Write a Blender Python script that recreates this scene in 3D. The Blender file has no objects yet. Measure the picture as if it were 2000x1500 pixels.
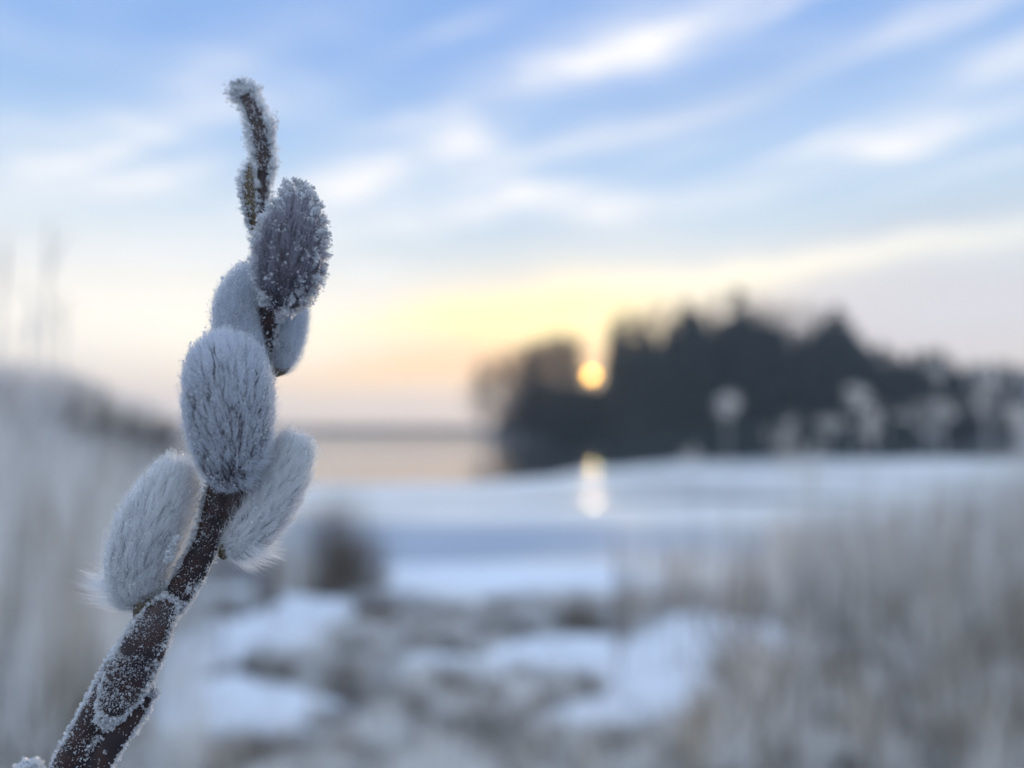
import bpy, math
import numpy as np
from mathutils import Vector, Matrix, noise as mnoise

C = bpy.context.scene.collection
S = bpy.context.scene
rng = np.random.default_rng(11)
R = math.radians

# ------------------------------------------------------------------ camera
CAM_H = 1.5
F_PX = 1444.0                      # focal length in pixels of the 2000 px wide photograph
HORIZON = 848.0
PITCH = math.atan((HORIZON - 750.0) / F_PX)
cam_d = bpy.data.cameras.new('camera')
cam_d.lens = 26.0
cam_d.sensor_width = 36.0
cam_d.clip_start = 0.005
cam_d.clip_end = 6000.0
cam_d.dof.use_dof = True
cam_d.dof.focus_distance = 0.079
cam_d.dof.aperture_fstop = 9.2     # a phone lens: an opening of 3 mm
cam = bpy.data.objects.new('camera', cam_d)
C.objects.link(cam)
cam.location = (0, 0, CAM_H)
cam.rotation_euler = (math.pi / 2 + PITCH, 0, 0)
S.camera = cam

def ray(px, py):
    x = (px - 1000.0) / F_PX
    y = (750.0 - py) / F_PX
    c, s = math.cos(PITCH), math.sin(PITCH)
    return np.array([x, c - s * y, s + c * y])

def at(px, py, d):
    """world point seen at (px, py), d metres ahead of the lens"""
    return np.array([0, 0, CAM_H]) + ray(px, py) * d

def azel(px, py):
    v = ray(px, py)
    v = v / np.linalg.norm(v)
    return math.atan2(v[0], v[1]), math.asin(v[2])

def lin(r, g, b):
    f = lambda c: c / 255 / 12.92 if c / 255 <= 0.04045 else ((c / 255 + 0.055) / 1.055) ** 2.4
    return (f(r), f(g), f(b))

# ------------------------------------------------------------------ sky
SUN_AZ, SUN_EL = azel(1155, 733)
W = bpy.data.worlds.new('World')
S.world = W
W.use_nodes = True
nt = W.node_tree
nt.nodes.clear()
L = nt.links

def N(kind, **kw):
    n = nt.nodes.new(kind)
    for k, v in kw.items():
        setattr(n, k, v)
    return n

def M(op, a, b=None, c=None, clamp=False):
    n = N('ShaderNodeMath', operation=op, use_clamp=clamp)
    for i, v in enumerate((a, b, c)):
        if v is None:
            continue
        if isinstance(v, (int, float)):
            n.inputs[i].default_value = v
        else:
            L.new(v, n.inputs[i])
    return n.outputs[0]

def MIXC(f, a, b, blend='MIX'):
    n = N('ShaderNodeMix', data_type='RGBA', blend_type=blend)
    for i, v in ((0, f), (6, a), (7, b)):
        if isinstance(v, (int, float)):
            n.inputs[i].default_value = v
        elif isinstance(v, tuple):
            n.inputs[i].default_value = (*v, 1)
        else:
            L.new(v, n.inputs[i])
    return n.outputs[2]

tc = N('ShaderNodeTexCoord')
sep = N('ShaderNodeSeparateXYZ')
L.new(tc.outputs['Generated'], sep.inputs[0])
AZ = M('ARCTAN2', sep.outputs[0], sep.outputs[1])
EL = M('ARCSINE', sep.outputs[2])
comb = N('ShaderNodeCombineXYZ')
L.new(AZ, comb.inputs[0]); L.new(EL, comb.inputs[1])
# a slow warp so that cloud outlines wander
nz = N('ShaderNodeTexNoise')
nz.inputs['Scale'].default_value = 5.0
nz.inputs['Detail'].default_value = 3.0
L.new(tc.outputs['Generated'], nz.inputs['Vector'])
vs = N('ShaderNodeVectorMath', operation='SUBTRACT'); L.new(nz.outputs['Color'], vs.inputs[0]); vs.inputs[1].default_value = (.5, .5, .5)
vm = N('ShaderNodeVectorMath', operation='SCALE'); L.new(vs.outputs[0], vm.inputs[0]); vm.inputs['Scale'].default_value = 0.05
va = N('ShaderNodeVectorMath', operation='ADD'); L.new(comb.outputs[0], va.inputs[0]); L.new(vm.outputs[0], va.inputs[1])
WARP = va.outputs[0]

# clear-sky ramp over elevation (radians / 1.6)
STOPS = [(0.0, (238, 228, 226)), (0.05, (238, 226, 216)), (0.12, (220, 222, 226)), (0.19, (202, 222, 236)),
         (0.27, (162, 197, 236)), (0.36, (132, 174, 231)), (0.48, (122, 165, 228)), (0.62, (150, 186, 240)), (1.0, (190, 216, 251))]
ramp = N('ShaderNodeValToRGB')
cr = ramp.color_ramp
while len(cr.elements) < len(STOPS):
    cr.elements.new(0.5)
for e, (p, c) in zip(cr.elements, STOPS):
    e.position = p; e.color = (*lin(*c), 1)
L.new(M('DIVIDE', EL, 1.3, clamp=True), ramp.inputs[0])
col = ramp.outputs[0]

def blob(px, py, rx, ry, deg, vec=None):
    """soft elongated patch of sky, 1 at its middle; its place is an azimuth and an elevation"""
    a, e = azel(px, py)
    mp = N('ShaderNodeMapping', vector_type='TEXTURE')
    mp.inputs['Location'].default_value = (a, e, 0)
    mp.inputs['Rotation'].default_value = (0, 0, R(deg * .72))
    mp.inputs['Scale'].default_value = (rx * 1.05 / F_PX, ry / F_PX, 1)
    L.new(vec if vec is not None else WARP, mp.inputs[0])
    ln = N('ShaderNodeVectorMath', operation='LENGTH'); L.new(mp.outputs[0], ln.inputs[0])
    d2 = M('MULTIPLY', ln.outputs['Value'], ln.outputs['Value'])
    return M('EXPONENT', M('MULTIPLY', d2, -1.0))

mpw = N('ShaderNodeMapping'); mpw.inputs['Rotation'].default_value = (0, 0, R(-9)); mpw.inputs['Scale'].default_value = (3.5, 22.0, 1)
L.new(WARP, mpw.inputs[0])
nw = N('ShaderNodeTexNoise'); nw.inputs['Scale'].default_value = 2.0; nw.inputs['Detail'].default_value = 5.0; nw.inputs['Roughness'].default_value = .6
L.new(mpw.outputs[0], nw.inputs['Vector'])
wr = N('ShaderNodeMapRange'); wr.inputs[1].default_value = .34; wr.inputs[2].default_value = .66; wr.inputs[3].default_value = .45; wr.inputs[4].default_value = 1.4
L.new(nw.outputs['Fac'], wr.inputs[0])
WISP = wr.outputs[0]
def layer(col, color, blobs, gain=1.0, wisp=False):
    color = tuple(c * gain for c in color)
    tot = None
    for px, py, rx, ry, deg, amt in blobs:
        b = M('MULTIPLY', blob(px, py, rx, ry, deg), amt)
        tot = b if tot is None else M('ADD', tot, b)
    if wisp:
        tot = M('MULTIPLY', tot, WISP)
    return MIXC(M('MINIMUM', tot, 1.0), col, color)

# broad warm glow over the sun and along the horizon beside it
col = layer(col, lin(255, 218, 160), [(1080, 660, 400, 110, 8, .75), (800, 740, 260, 70, 4, .55)], 1.25)
col = layer(col, lin(238, 212, 205), [(640, 790, 420, 60, 0, .6)], 1.3)
col = layer(col, lin(216, 214, 224), [(1800, 620, 420, 90, 4, .75)])
col = layer(col, lin(246, 238, 224), [(200, 610, 480, 110, 6, .75), (600, 690, 300, 80, 0, .5)], 1.3)
# cream-white cirrus
col = layer(col, lin(250, 249, 250), [
    (1250, 88, 200, 26, 20, .95), (1200, 100, 260, 62, 18, .42), (1800, 52, 150, 24, 12, .5), (1965, 112, 120, 34, 8, .62),
    (1730, 272, 110, 34, 4, .62), (1870, 252, 160, 24, 12, .38), (1170, 278, 170, 20, 14, .42), (905, 285, 90, 42, 10, .66),
    (720, 348, 160, 40, 20, .85), (860, 425, 170, 28, 12, .6), (1060, 388, 180, 26, -4, .62), (1160, 420, 110, 28, -8, .5),
    (1480, 368, 170, 22, 8, .4), (300, 235, 260, 42, 24, .5), (220, 365, 150, 32, 20, .5), (420, 130, 110, 34, 25, .3),
    (60, 340, 80, 34, 50, .42), (520, 420, 190, 40, 14, .42), (715, 545, 60, 26, 6, .4), (420, 500, 200, 40, 6, .3),
    (150, 480, 120, 30, 8, .3), (620, 30, 160, 40, 20, .12), (330, 330, 90, 14, 26, .5), (180, 300, 120, 14, 34, .5), (640, 470, 170, 16, 14, .4), (1000, 330, 130, 14, 20, .35),
    (1350, 240, 170, 16, 18, .35), (1560, 300, 100, 12, 14, .4), (1900, 330, 140, 14, 10, .35), (900, 60, 150, 18, 24, .25), (1500, 30, 150, 14, 20, .3), (1330, 300, 130, 12, 12, .3), (780, 250, 120, 14, 20, .35)], 1.02, True)
col = layer(col, lin(250, 243, 226), [(1650, 505, 420, 24, 3, .62), (1380, 530, 260, 30, 4, .5), (480, 610, 380, 44, 8, .38)], 1.2)
# the lit arch of thin cloud just over the sun, and a greyer bank above the trees
col = layer(col, lin(255, 236, 172), [(1000, 612, 330, 38, 10, .85), (1120, 640, 170, 46, 6, .7)], 1.35)
col = layer(col, lin(255, 206, 148), [(800, 720, 300, 40, 4, .7), (1040, 710, 190, 46, 0, .7)], 1.3)
col = layer(col, lin(184, 196, 218), [(1800, 440, 260, 28, 5, .5), (1400, 200, 220, 40, 14, .22), (1040, 470, 260, 26, 4, .15)])
# thin streaks everywhere, so that the sky goes on like this outside the picture
mp = N('ShaderNodeMapping'); mp.inputs['Rotation'].default_value = (0, 0, R(-14)); mp.inputs['Scale'].default_value = (2.0, 11.0, 1)
L.new(WARP, mp.inputs[0])
n2 = N('ShaderNodeTexNoise'); n2.inputs['Scale'].default_value = 1.3; n2.inputs['Detail'].default_value = 5.0; n2.inputs['Roughness'].default_value = .5
L.new(mp.outputs[0], n2.inputs['Vector'])
mr = N('ShaderNodeMapRange'); mr.inputs[1].default_value = .47; mr.inputs[2].default_value = .78; mr.inputs[4].default_value = .28
L.new(n2.outputs['Fac'], mr.inputs[0])
col = MIXC(mr.outputs[0], col, lin(236, 241, 252))
# away from the sun the whole sky is an even pale blue
sdir = Vector((math.sin(SUN_AZ) * math.cos(SUN_EL), math.cos(SUN_AZ) * math.cos(SUN_EL), math.sin(SUN_EL)))
dt = N('ShaderNodeVectorMath', operation='DOT_PRODUCT'); L.new(tc.outputs['Generated'], dt.inputs[0]); dt.inputs[1].default_value = sdir
away = M('MULTIPLY', M('SUBTRACT', .55, dt.outputs['Value'], clamp=True), 0.9, clamp=True)
col = MIXC(away, col, (0.80, 0.95, 1.20))
# the low sun itself, dimmed by the air, and its aureole
ang = M('ARCCOSINE', M('MINIMUM', dt.outputs['Value'], 0.9999999))
disc = N('ShaderNodeMapRange', interpolation_type='SMOOTHSTEP')
L.new(ang, disc.inputs[0])
disc.inputs[1].default_value = R(0.27); disc.inputs[2].default_value = R(0.36); disc.inputs[3].default_value = 1; disc.inputs[4].default_value = 0
aur = M('EXPONENT', M('MULTIPLY', M('POWER', M('DIVIDE', ang, R(4.0)), 1.3), -1.0))
sunc = N('ShaderNodeVectorMath', operation='SCALE'); sunc.inputs[0].default_value = (1.0, 0.53, 0.07); L.new(M('MULTIPLY', disc.outputs[0], 25.0), sunc.inputs['Scale'])
aurc = N('ShaderNodeVectorMath', operation='SCALE'); aurc.inputs[0].default_value = (.46, .27, .05); L.new(aur, aurc.inputs['Scale'])
ad = N('ShaderNodeVectorMath', operation='ADD'); L.new(sunc.outputs[0], ad.inputs[0]); L.new(aurc.outputs[0], ad.inputs[1])
ad2 = N('ShaderNodeVectorMath', operation='ADD'); L.new(ad.outputs[0], ad2.inputs[0]); L.new(col, ad2.inputs[1])
veil = N('ShaderNodeBackground'); L.new(ad2.outputs[0], veil.inputs[0]); veil.inputs[1].default_value = 1.0
sky = N('ShaderNodeTexSky', sky_type='NISHITA'); sky.sun_disc = False
sky.sun_elevation = SUN_EL; sky.sun_rotation = SUN_AZ
clear = N('ShaderNodeBackground'); L.new(sky.outputs[0], clear.inputs[0]); clear.inputs[1].default_value = 0.1
thick = N('ShaderNodeMapRange'); L.new(EL, thick.inputs[0])       # the cirrus veil thins towards the zenith
thick.inputs[1].default_value = R(28); thick.inputs[2].default_value = R(85); thick.inputs[3].default_value = 0.96; thick.inputs[4].default_value = 0.85
mix = N('ShaderNodeMixShader'); L.new(thick.outputs[0], mix.inputs[0]); L.new(clear.outputs[0], mix.inputs[1]); L.new(veil.outputs[0], mix.inputs[2])
wo = N('ShaderNodeOutputWorld'); L.new(mix.outputs[0], wo.inputs[0])

sun_d = bpy.data.lights.new('sun', 'SUN')
sun_d.energy = 3.5
sun_d.angle = R(0.6)
sun_d.color = (1.0, 0.74, 0.42)
sun = bpy.data.objects.new('sun', sun_d)
C.objects.link(sun)
sun.rotation_euler = (-sdir).to_track_quat('-Z', 'Y').to_euler()
sun.location = (6, 40, 12)

S.view_settings.view_transform = 'Standard'
S.view_settings.look = 'None'
S.view_settings.exposure = 0.2
S.view_settings.gamma = 1.0
S.view_settings.use_curve_mapping = False
S.cycles.use_denoising = True
S.cycles.max_bounces = 8
S.cycles.diffuse_bounces = 6
S.cycles.transmission_bounces = 6
S.cycles.glossy_bounces = 2
S.cycles.transparent_max_bounces = 24
S.cycles.volume_bounces = 0
S.cycles.sample_clamp_indirect = 4.0
S.cycles.caustics_reflective = False
S.cycles.caustics_refractive = False

# ------------------------------------------------------------------ materials
def new_mat(name):
    m = bpy.data.materials.new(name)
    m.use_nodes = True
    m.node_tree.nodes.clear()
    return m, m.node_tree.nodes, m.node_tree.links

def simple(name, color, rough=.7, color2=None, scale=5.0, detail=4, spec=.3, transl=0.0, coord='Object', stretch=(1, 1, 1), lo=.35, hi=.65, coat=0):
    m, n, l = new_mat(name)
    out = n.new('ShaderNodeOutputMaterial')
    p = n.new('ShaderNodeBsdfPrincipled')
    p.inputs['Base Color'].default_value = (*color, 1)
    p.inputs['Roughness'].default_value = rough
    p.inputs['Specular IOR Level'].default_value = spec
    p.inputs['Coat Weight'].default_value = coat
    src = None
    if color2:
        t = n.new('ShaderNodeTexCoord'); mp = n.new('ShaderNodeMapping'); mp.inputs['Scale'].default_value = stretch
        nz = n.new('ShaderNodeTexNoise'); nz.inputs['Scale'].default_value = scale; nz.inputs['Detail'].default_value = detail
        r = n.new('ShaderNodeMapRange'); r.inputs[1].default_value = lo; r.inputs[2].default_value = hi
        mx = n.new('ShaderNodeMix'); mx.data_type = 'RGBA'
        mx.inputs[6].default_value = (*color, 1); mx.inputs[7].default_value = (*color2, 1)
        l.new(t.outputs[coord], mp.inputs[0]); l.new(mp.outputs[0], nz.inputs['Vector']); l.new(nz.outputs['Fac'], r.inputs[0])
        l.new(r.outputs[0], mx.inputs[0]); l.new(mx.outputs[2], p.inputs['Base Color'])
        src = mx.outputs[2]
    if transl > 0:
        tr = n.new('ShaderNodeBsdfTranslucent'); tr.inputs[0].default_value = (*color, 1)
        if src is not None: l.new(src, tr.inputs[0])
        ms = n.new('ShaderNodeMixShader'); ms.inputs[0].default_value = transl
        l.new(p.outputs[0], ms.inputs[1]); l.new(tr.outputs[0], ms.inputs[2]); l.new(ms.outputs[0], out.inputs[0])
    else:
        l.new(p.outputs[0], out.inputs[0])
    return m

def glowing(name, color, w_diff, w_trans, w_refr, rough, ior, gloss, clear):
    """thin hair or ice: scatters light back, lets some through, and bends most of that forwards"""
    m, n, l = new_mat(name)
    out = n.new('ShaderNodeOutputMaterial')
    d = n.new('ShaderNodeBsdfDiffuse'); t = n.new('ShaderNodeBsdfTranslucent'); r = n.new('ShaderNodeBsdfRefraction'); g = n.new('ShaderNodeBsdfGlossy')
    for q in (d, t, r, g): q.inputs[0].default_value = (*color, 1)
    r.inputs['Roughness'].default_value = rough; r.inputs['IOR'].default_value = ior; g.inputs['Roughness'].default_value = .3
    tot = w_diff
    cur = d.outputs[0]
    for q, w in ((t, w_trans), (r, w_refr), (g, gloss)):
        tot += w
        ms = n.new('ShaderNodeMixShader'); ms.inputs[0].default_value = w / tot
        l.new(cur, ms.inputs[1]); l.new(q.outputs[0], ms.inputs[2]); cur = ms.outputs[0]
    tp = n.new('ShaderNodeBsdfTransparent')
    ms = n.new('ShaderNodeMixShader'); ms.inputs[0].default_value = clear     # hairs and needles finer than the blades that stand for them
    l.new(cur, ms.inputs[1]); l.new(tp.outputs[0], ms.inputs[2])
    l.new(ms.outputs[0], out.inputs[0])
    return m
M_FUR = glowing('silver_fur', (.97, .975, .98), .50, .46, .0, .55, 1.25, .04, .42)
M_FUR_PURPLE = glowing('purplish_fur', (.46, .455, .52), .54, .42, .0, .55, 1.25, .04, .35)
M_FUR_GREY = glowing('grey_fur', (.84, .88, .94), .54, .42, .0, .55, 1.25, .04, .40)
M_FROST = glowing('hoar_frost', (.95, .965, .985), .42, .40, .08, .4, 1.3, .10, .30)
M_SCALE = simple('bud_scale', (.022, .014, .018), .45, (.05, .026, .022), 500, 4, .4)
M_SCALE_BROWN = simple('bud_scale_brown', (.075, .05, .028), .45, (.13, .10, .055), 700, 4, .4)
M_BARK = simple('willow_bark', (.014, .009, .010), .5, (.045, .021, .019), 600, 5, .4)
M_CORE = simple('catkin_core', (.04, .038, .046), .8, (.10, .085, .10), 700, 4, .2)
M_CORE_PALE = simple('catkin_core_pale', (.16, .17, .20), .8, (.36, .38, .42), 700, 4, .2)
M_TRUNK = simple('tree_bark', (.05, .04, .035), .9, (.09, .07, .06), 3)
M_NEEDLE = simple('conifer_needles', (.032, .052, .048), .8, (.055, .075, .068), .6, 3, .2)
M_TWIG = simple('bare_twigs', (.055, .045, .04), .9, (.09, .08, .075), 2, 3, .2)
M_FARWOOD = simple('far_wood', (.035, .05, .045), .9, (.06, .07, .065), .05, 3, .1)
M_REED = simple('dry_reed', (.42, .34, .24), .8, (.93, .91, .87), 1.0, 4, .2, .42, lo=.37, hi=.54, stretch=(6, 6, 2.0))
M_REED_PALE = simple('frosted_reed', (.62, .61, .58), .8, (.93, .93, .92), 1.0, 3, .2, .45, lo=.42, hi=.6, stretch=(6, 6, 1.5))
M_FROST_TWIG = simple('frosted_twigs', (.72, .70, .68), .9, (.90, .89, .88), .6, 3, .2, .5)
M_GRASS = simple('matted_grass', (.17, .14, .11), .9, (.92, .91, .88), 4.2, 4, .2, .3, lo=.38, hi=.58)
M_BROWN = simple('brown_grass', (.12, .095, .075), .9, (.32, .27, .22), 5, 4, .2, .2)
M_SNOW = simple('old_snow', (.88, .91, .95), .9, (.78, .82, .88), 3.5, 5, .05, coord='Object', lo=.4, hi=.8)

# ground: dark litter near by, forest floor with snow beyond
m, n, l = new_mat('ground_litter'); M_GROUND = m
out = n.new('ShaderNodeOutputMaterial'); p = n.new('ShaderNodeBsdfPrincipled'); p.inputs['Roughness'].default_value = .95; p.inputs['Specular IOR Level'].default_value = .1
t = n.new('ShaderNodeTexCoord')
a = n.new('ShaderNodeTexNoise'); a.inputs['Scale'].default_value = 1.6; a.inputs['Detail'].default_value = 8
b = n.new('ShaderNodeTexNoise'); b.inputs['Scale'].default_value = 9; b.inputs['Detail'].default_value = 6
for q in (a, b): l.new(t.outputs['Object'], q.inputs['Vector'])
r = n.new('ShaderNodeValToRGB'); r.color_ramp.elements[0].position = .36; r.color_ramp.elements[0].color = (.06, .062, .066, 1)
r.color_ramp.elements[1].position = .66; r.color_ramp.elements[1].color = (.34, .34, .35, 1)
r2 = n.new('ShaderNodeMapRange'); r2.inputs[1].default_value = .4; r2.inputs[2].default_value = .75
mx = n.new('ShaderNodeMix'); mx.data_type = 'RGBA'; mx.inputs[7].default_value = (.50, .53, .57, 1)
l.new(a.outputs['Fac'], r.inputs[0]); l.new(b.outputs['Fac'], r2.inputs[0]); l.new(r2.outputs[0], mx.inputs[0]); l.new(r.outputs[0], mx.inputs[6])
l.new(mx.outputs[2], p.inputs['Base Color']); l.new(p.outputs[0], out.inputs[0])

# water: smooth dark open water
m, n, l = new_mat('lake_water'); M_WATER = m
out = n.new('ShaderNodeOutputMaterial'); p = n.new('ShaderNodeBsdfPrincipled'); p.inputs['Base Color'].default_value = (.03, .045, .055, 1)
p.inputs['Roughness'].default_value = .10; p.inputs['IOR'].default_value = 1.33
t = n.new('ShaderNodeTexCoord'); mp = n.new('ShaderNodeMapping'); mp.inputs['Scale'].default_value = (.5, 2.5, 1)
a = n.new('ShaderNodeTexNoise'); a.inputs['Scale'].default_value = .8; a.inputs['Detail'].default_value = 3
bp = n.new('ShaderNodeBump'); bp.inputs['Strength'].default_value = .12; bp.inputs['Distance'].default_value = .05
l.new(t.outputs['Object'], mp.inputs[0]); l.new(mp.outputs[0], a.inputs['Vector']); l.new(a.outputs['Fac'], bp.inputs['Height']); l.new(bp.outputs[0], p.inputs['Normal'])
l.new(p.outputs[0], out.inputs[0])

# ice: glossy, with wind-blown bands of thin frost
def ice_mat(name, base, frost, lo, hi, rough, spec=.5):
    m, n, l = new_mat(name)
    out = n.new('ShaderNodeOutputMaterial'); p = n.new('ShaderNodeBsdfPrincipled'); p.inputs['Specular IOR Level'].default_value = spec
    t = n.new('ShaderNodeTexCoord'); mp = n.new('ShaderNodeMapping'); mp.inputs['Scale'].default_value = (.07, .30, 1); mp.inputs['Rotation'].default_value = (0, 0, R(6))
    a = n.new('ShaderNodeTexNoise'); a.inputs['Scale'].default_value = 1.6; a.inputs['Detail'].default_value = 6
    r = n.new('ShaderNodeMapRange'); r.inputs[1].default_value = lo; r.inputs[2].default_value = hi
    mx = n.new('ShaderNodeMix'); mx.data_type = 'RGBA'; mx.inputs[6].default_value = (*base, 1); mx.inputs[7].default_value = (*frost, 1)
    r2 = n.new('ShaderNodeMapRange'); r2.inputs[3].default_value = rough; r2.inputs[4].default_value = .55
    l.new(t.outputs['Object'], mp.inputs[0]); l.new(mp.outputs[0], a.inputs['Vector']); l.new(a.outputs['Fac'], r.inputs[0]); l.new(r.outputs[0], mx.inputs[0])
    l.new(r.outputs[0], r2.inputs[0]); l.new(mx.outputs[2], p.inputs['Base Color']); l.new(r2.outputs[0], p.inputs['Roughness']); l.new(p.outputs[0], out.inputs[0])
    return m
M_ICE = ice_mat('frosted_ice', (.36, .37, .37), (.92, .90, .87), .33, .55, .16, .3)
M_SHOREICE = ice_mat('rimed_shore_ice', (.60, .59, .57), (.88, .85, .80), .36, .60, .6, .03)
M_WETICE = ice_mat('wet_ice', (.42, .48, .56), (.60, .66, .73), .5, .8, .6, .06)  # blue sky reflection is put into the colour; the surface hardly mirrors

# ------------------------------------------------------------------ mesh helpers
def mesh_np(name, V, F, mat, smooth=False):
    V = np.asarray(V, dtype=np.float32).reshape(-1, 3)
    F = np.asarray(F, dtype=np.int32)
    k = F.shape[1]
    me = bpy.data.meshes.new(name)
    me.vertices.add(len(V)); me.vertices.foreach_set('co', V.ravel())
    me.loops.add(F.size); me.loops.foreach_set('vertex_index', F.ravel())
    me.polygons.add(len(F)); me.polygons.foreach_set('loop_start', np.arange(0, F.size, k, dtype=np.int32))
    me.polygons.foreach_set('loop_total', np.full(len(F), k, dtype=np.int32))
    me.materials.append(mat)
    me.update(calc_edges=True)
    me.validate()
    if smooth:
        me.polygons.foreach_set('use_smooth', np.ones(len(me.polygons), dtype=bool))
    return me

def link(name, me, parent=None, loc=None, **props):
    o = bpy.data.objects.new(name, me)
    C.objects.link(o)
    if parent is not None:
        o.parent = parent
    if loc is not None:
        o.location = loc
    for k, v in props.items():
        o[k] = v
    return o

def grid_faces(nu, nv, wrap_v=True):
    """quads over an nu x nv vertex grid (v wraps round)"""
    i = np.arange(nu - 1)[:, None]; j = np.arange(nv if wrap_v else nv - 1)[None, :]
    j2 = (j + 1) % nv
    a = i * nv + j; b = i * nv + j2; c = (i + 1) * nv + j2; d = (i + 1) * nv + j
    return np.stack([a, b, c, d], -1).reshape(-1, 4)

def unit(v):
    return v / np.maximum(np.linalg.norm(v, axis=-1, keepdims=True), 1e-12)

def rand_unit(n):
    return unit(rng.normal(size=(n, 3)))

def strips(P, width, side, taper=None):
    """P: n x k x 3 points along each blade; flat tapering blades, each ending in a point"""
    n, k, _ = P.shape
    if taper is None:
        taper = np.linspace(1, 0, k) ** .6
    w = np.asarray(width).reshape(-1, 1) * taper[None, :]
    A = P[:, :-1] - side[:, None, :] * w[:, :-1, None] * .5
    B = P[:, :-1] + side[:, None, :] * w[:, :-1, None] * .5
    V = np.concatenate([np.stack([A, B], 2).reshape(n, -1, 3), P[:, -1:, :]], 1)
    per = 2 * (k - 1) + 1
    f = []
    for s in range(k - 2):
        a = 2 * s
        f += [(a, a + 1, a + 3), (a, a + 3, a + 2)]
    f.append((2 * (k - 2), 2 * (k - 2) + 1, per - 1))
    f = np.array(f)
    F = (np.arange(n)[:, None, None] * per + f[None]).reshape(-1, 3)
    return V.reshape(-1, 3), F

OCT_V = np.array([(1, 0, 0), (-1, 0, 0), (0, 1, 0), (0, -1, 0), (0, 0, 1.6), (0, 0, -1.0)], float)
OCT_F = np.array([(0, 2, 4), (2, 1, 4), (1, 3, 4), (3, 0, 4), (2, 0, 5), (1, 2, 5), (3, 1, 5), (0, 3, 5)])

def crystals(P, size, Z):
    """little ice grains at P, radius size, growing along Z"""
    n = len(P)
    Z = unit(Z + rand_unit(n) * .55)
    X = unit(np.cross(Z, rand_unit(n))); Y = np.cross(Z, X)
    s = np.asarray(size).reshape(-1, 1, 1)
    asp = rng.uniform(.35, 1.0, (n, 1, 1))
    V = P[:, None, :] + s * (OCT_V[None, :, 0:1] * X[:, None] + OCT_V[None, :, 1:2] * asp * Y[:, None] + OCT_V[None, :, 2:3] * Z[:, None])
    # more than half of the grains are thin plates, as hoar frost is; the rest are solid
    k = int(n * .6)
    a = np.arange(6) / 6 * 2 * math.pi
    V[:k] = P[:k, None, :] + s[:k] * 1.15 * (np.cos(a)[None, :, None] * Z[:k, None] * 1.2 + np.sin(a)[None, :, None] * asp[:k] * X[:k, None])
    PL_F = np.array([(0, 1, 2), (0, 2, 3), (0, 3, 4), (0, 4, 5)])
    F = np.concatenate([(np.arange(k)[:, None, None] * 6 + PL_F[None]).reshape(-1, 3), (np.arange(k, n)[:, None, None] * 6 + OCT_F[None]).reshape(-1, 3)])
    return V.reshape(-1, 3), F

def join(*vf):
    Vs, Fs, o = [], [], 0
    for V, F in vf:
        Vs.append(V); Fs.append(F + o); o += len(V)
    return np.concatenate(Vs), np.concatenate(Fs)

def vnoise(P, scale, seed=0.0):
    """cheap smooth pseudo-noise in -1..1 from a few sine waves"""
    r_ = np.random.default_rng(int(seed * 10) + 5)
    out = np.zeros(len(P))
    for _ in range(7):
        k = r_.normal(size=3) * scale
        out += np.sin(P @ k + r_.uniform(0, 6.28))
    return out / 3.5

# ------------------------------------------------------------------ terrain
def shore_y(x):
    return 6.9 + np.maximum(-1.75 - x, 0) * 2.1 + np.maximum(x - 1.0, 0) * 0.55 + .18 * np.sin(x * 2.3) + .1 * np.sin(x * 5.1)

def smooth(a, b, x):
    t = np.clip((x - a) / (b - a), 0, 1)
    return t * t * (3 - 2 * t)

def hill(x, y, cx, cy, rx, ry, h, p=2.0):
    d = np.sqrt(((x - cx) / rx) ** 2 + ((y - cy) / ry) ** 2)
    return h * (1 - smooth(0.0, 1.0, d)) ** .8

def ground_h(x, y):
    x = np.asarray(x, float); y = np.asarray(y, float)
    land = np.clip((shore_y(x) - y) / 1.2, -1, 1)
    far_left = smooth(-9, -13, x) * smooth(60, 40, y)
    z = .12 * land + .035 * np.sin(x * 1.9 + .4) * np.sin(y * 2.3) * (np.abs(land) > .0)
    z = np.where((y > 70) & (z < 0), -.5, z)
    z = np.where(y > 30, -.45, z)
    isl = np.maximum(np.maximum(hill(x, y, 42, 160, 52, 45, 9.0), hill(x, y, 85, 215, 75, 70, 11.0)), hill(x, y, 10, 150, 22, 24, 3.5))
    z = z + np.where(y > 70, isl, 0)
    z = z + np.where(y > 70, hill(x, y, -85, 118, 48, 60, 3.0), 0)
    z = z + smooth(640, 760, y) * 5.0
    z = z + hill(x, y, 420, 620, 330, 240, 44.0)
    z = z + hill(x, y, -700, 800, 420, 200, 22.0)
    return z

def sgrid(a, n, near):
    u = np.linspace(-1, 1, n)
    return np.sinh(u * near) / np.sinh(near) * a
xs = sgrid(1500, 361, 7.6)
ys = np.concatenate([np.linspace(-1500, -20, 24), np.linspace(-18, 0, 16), np.linspace(.3, 16, 70), 16 + (np.exp(np.linspace(0.02, 1, 190) * 5.2) - 1) / (math.exp(5.2) - 1) * 1484])
X, Y = np.meshgrid(xs, ys, indexing='ij')
V = np.stack([X, Y, ground_h(X, Y)], -1).reshape(-1, 3)
link('ground', mesh_np('ground', V, grid_faces(len(xs), len(ys), False)[:, ::-1][:, ::-1], M_GROUND, True), kind='structure')

LAKE_Z = -.02
def sheet(name, pts, z, mat, kind='structure'):
    me = bpy.data.meshes.new(name)
    me.from_pydata([(x, y, z) for x, y in pts], [], [tuple(range(len(pts)))])
    me.materials.append(mat)
    return link(name, me, kind=kind)
sheet('lake_water', [(-1400, 4), (1400, 4), (1400, 1400), (-1400, 1400)], LAKE_Z, M_WATER)
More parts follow.
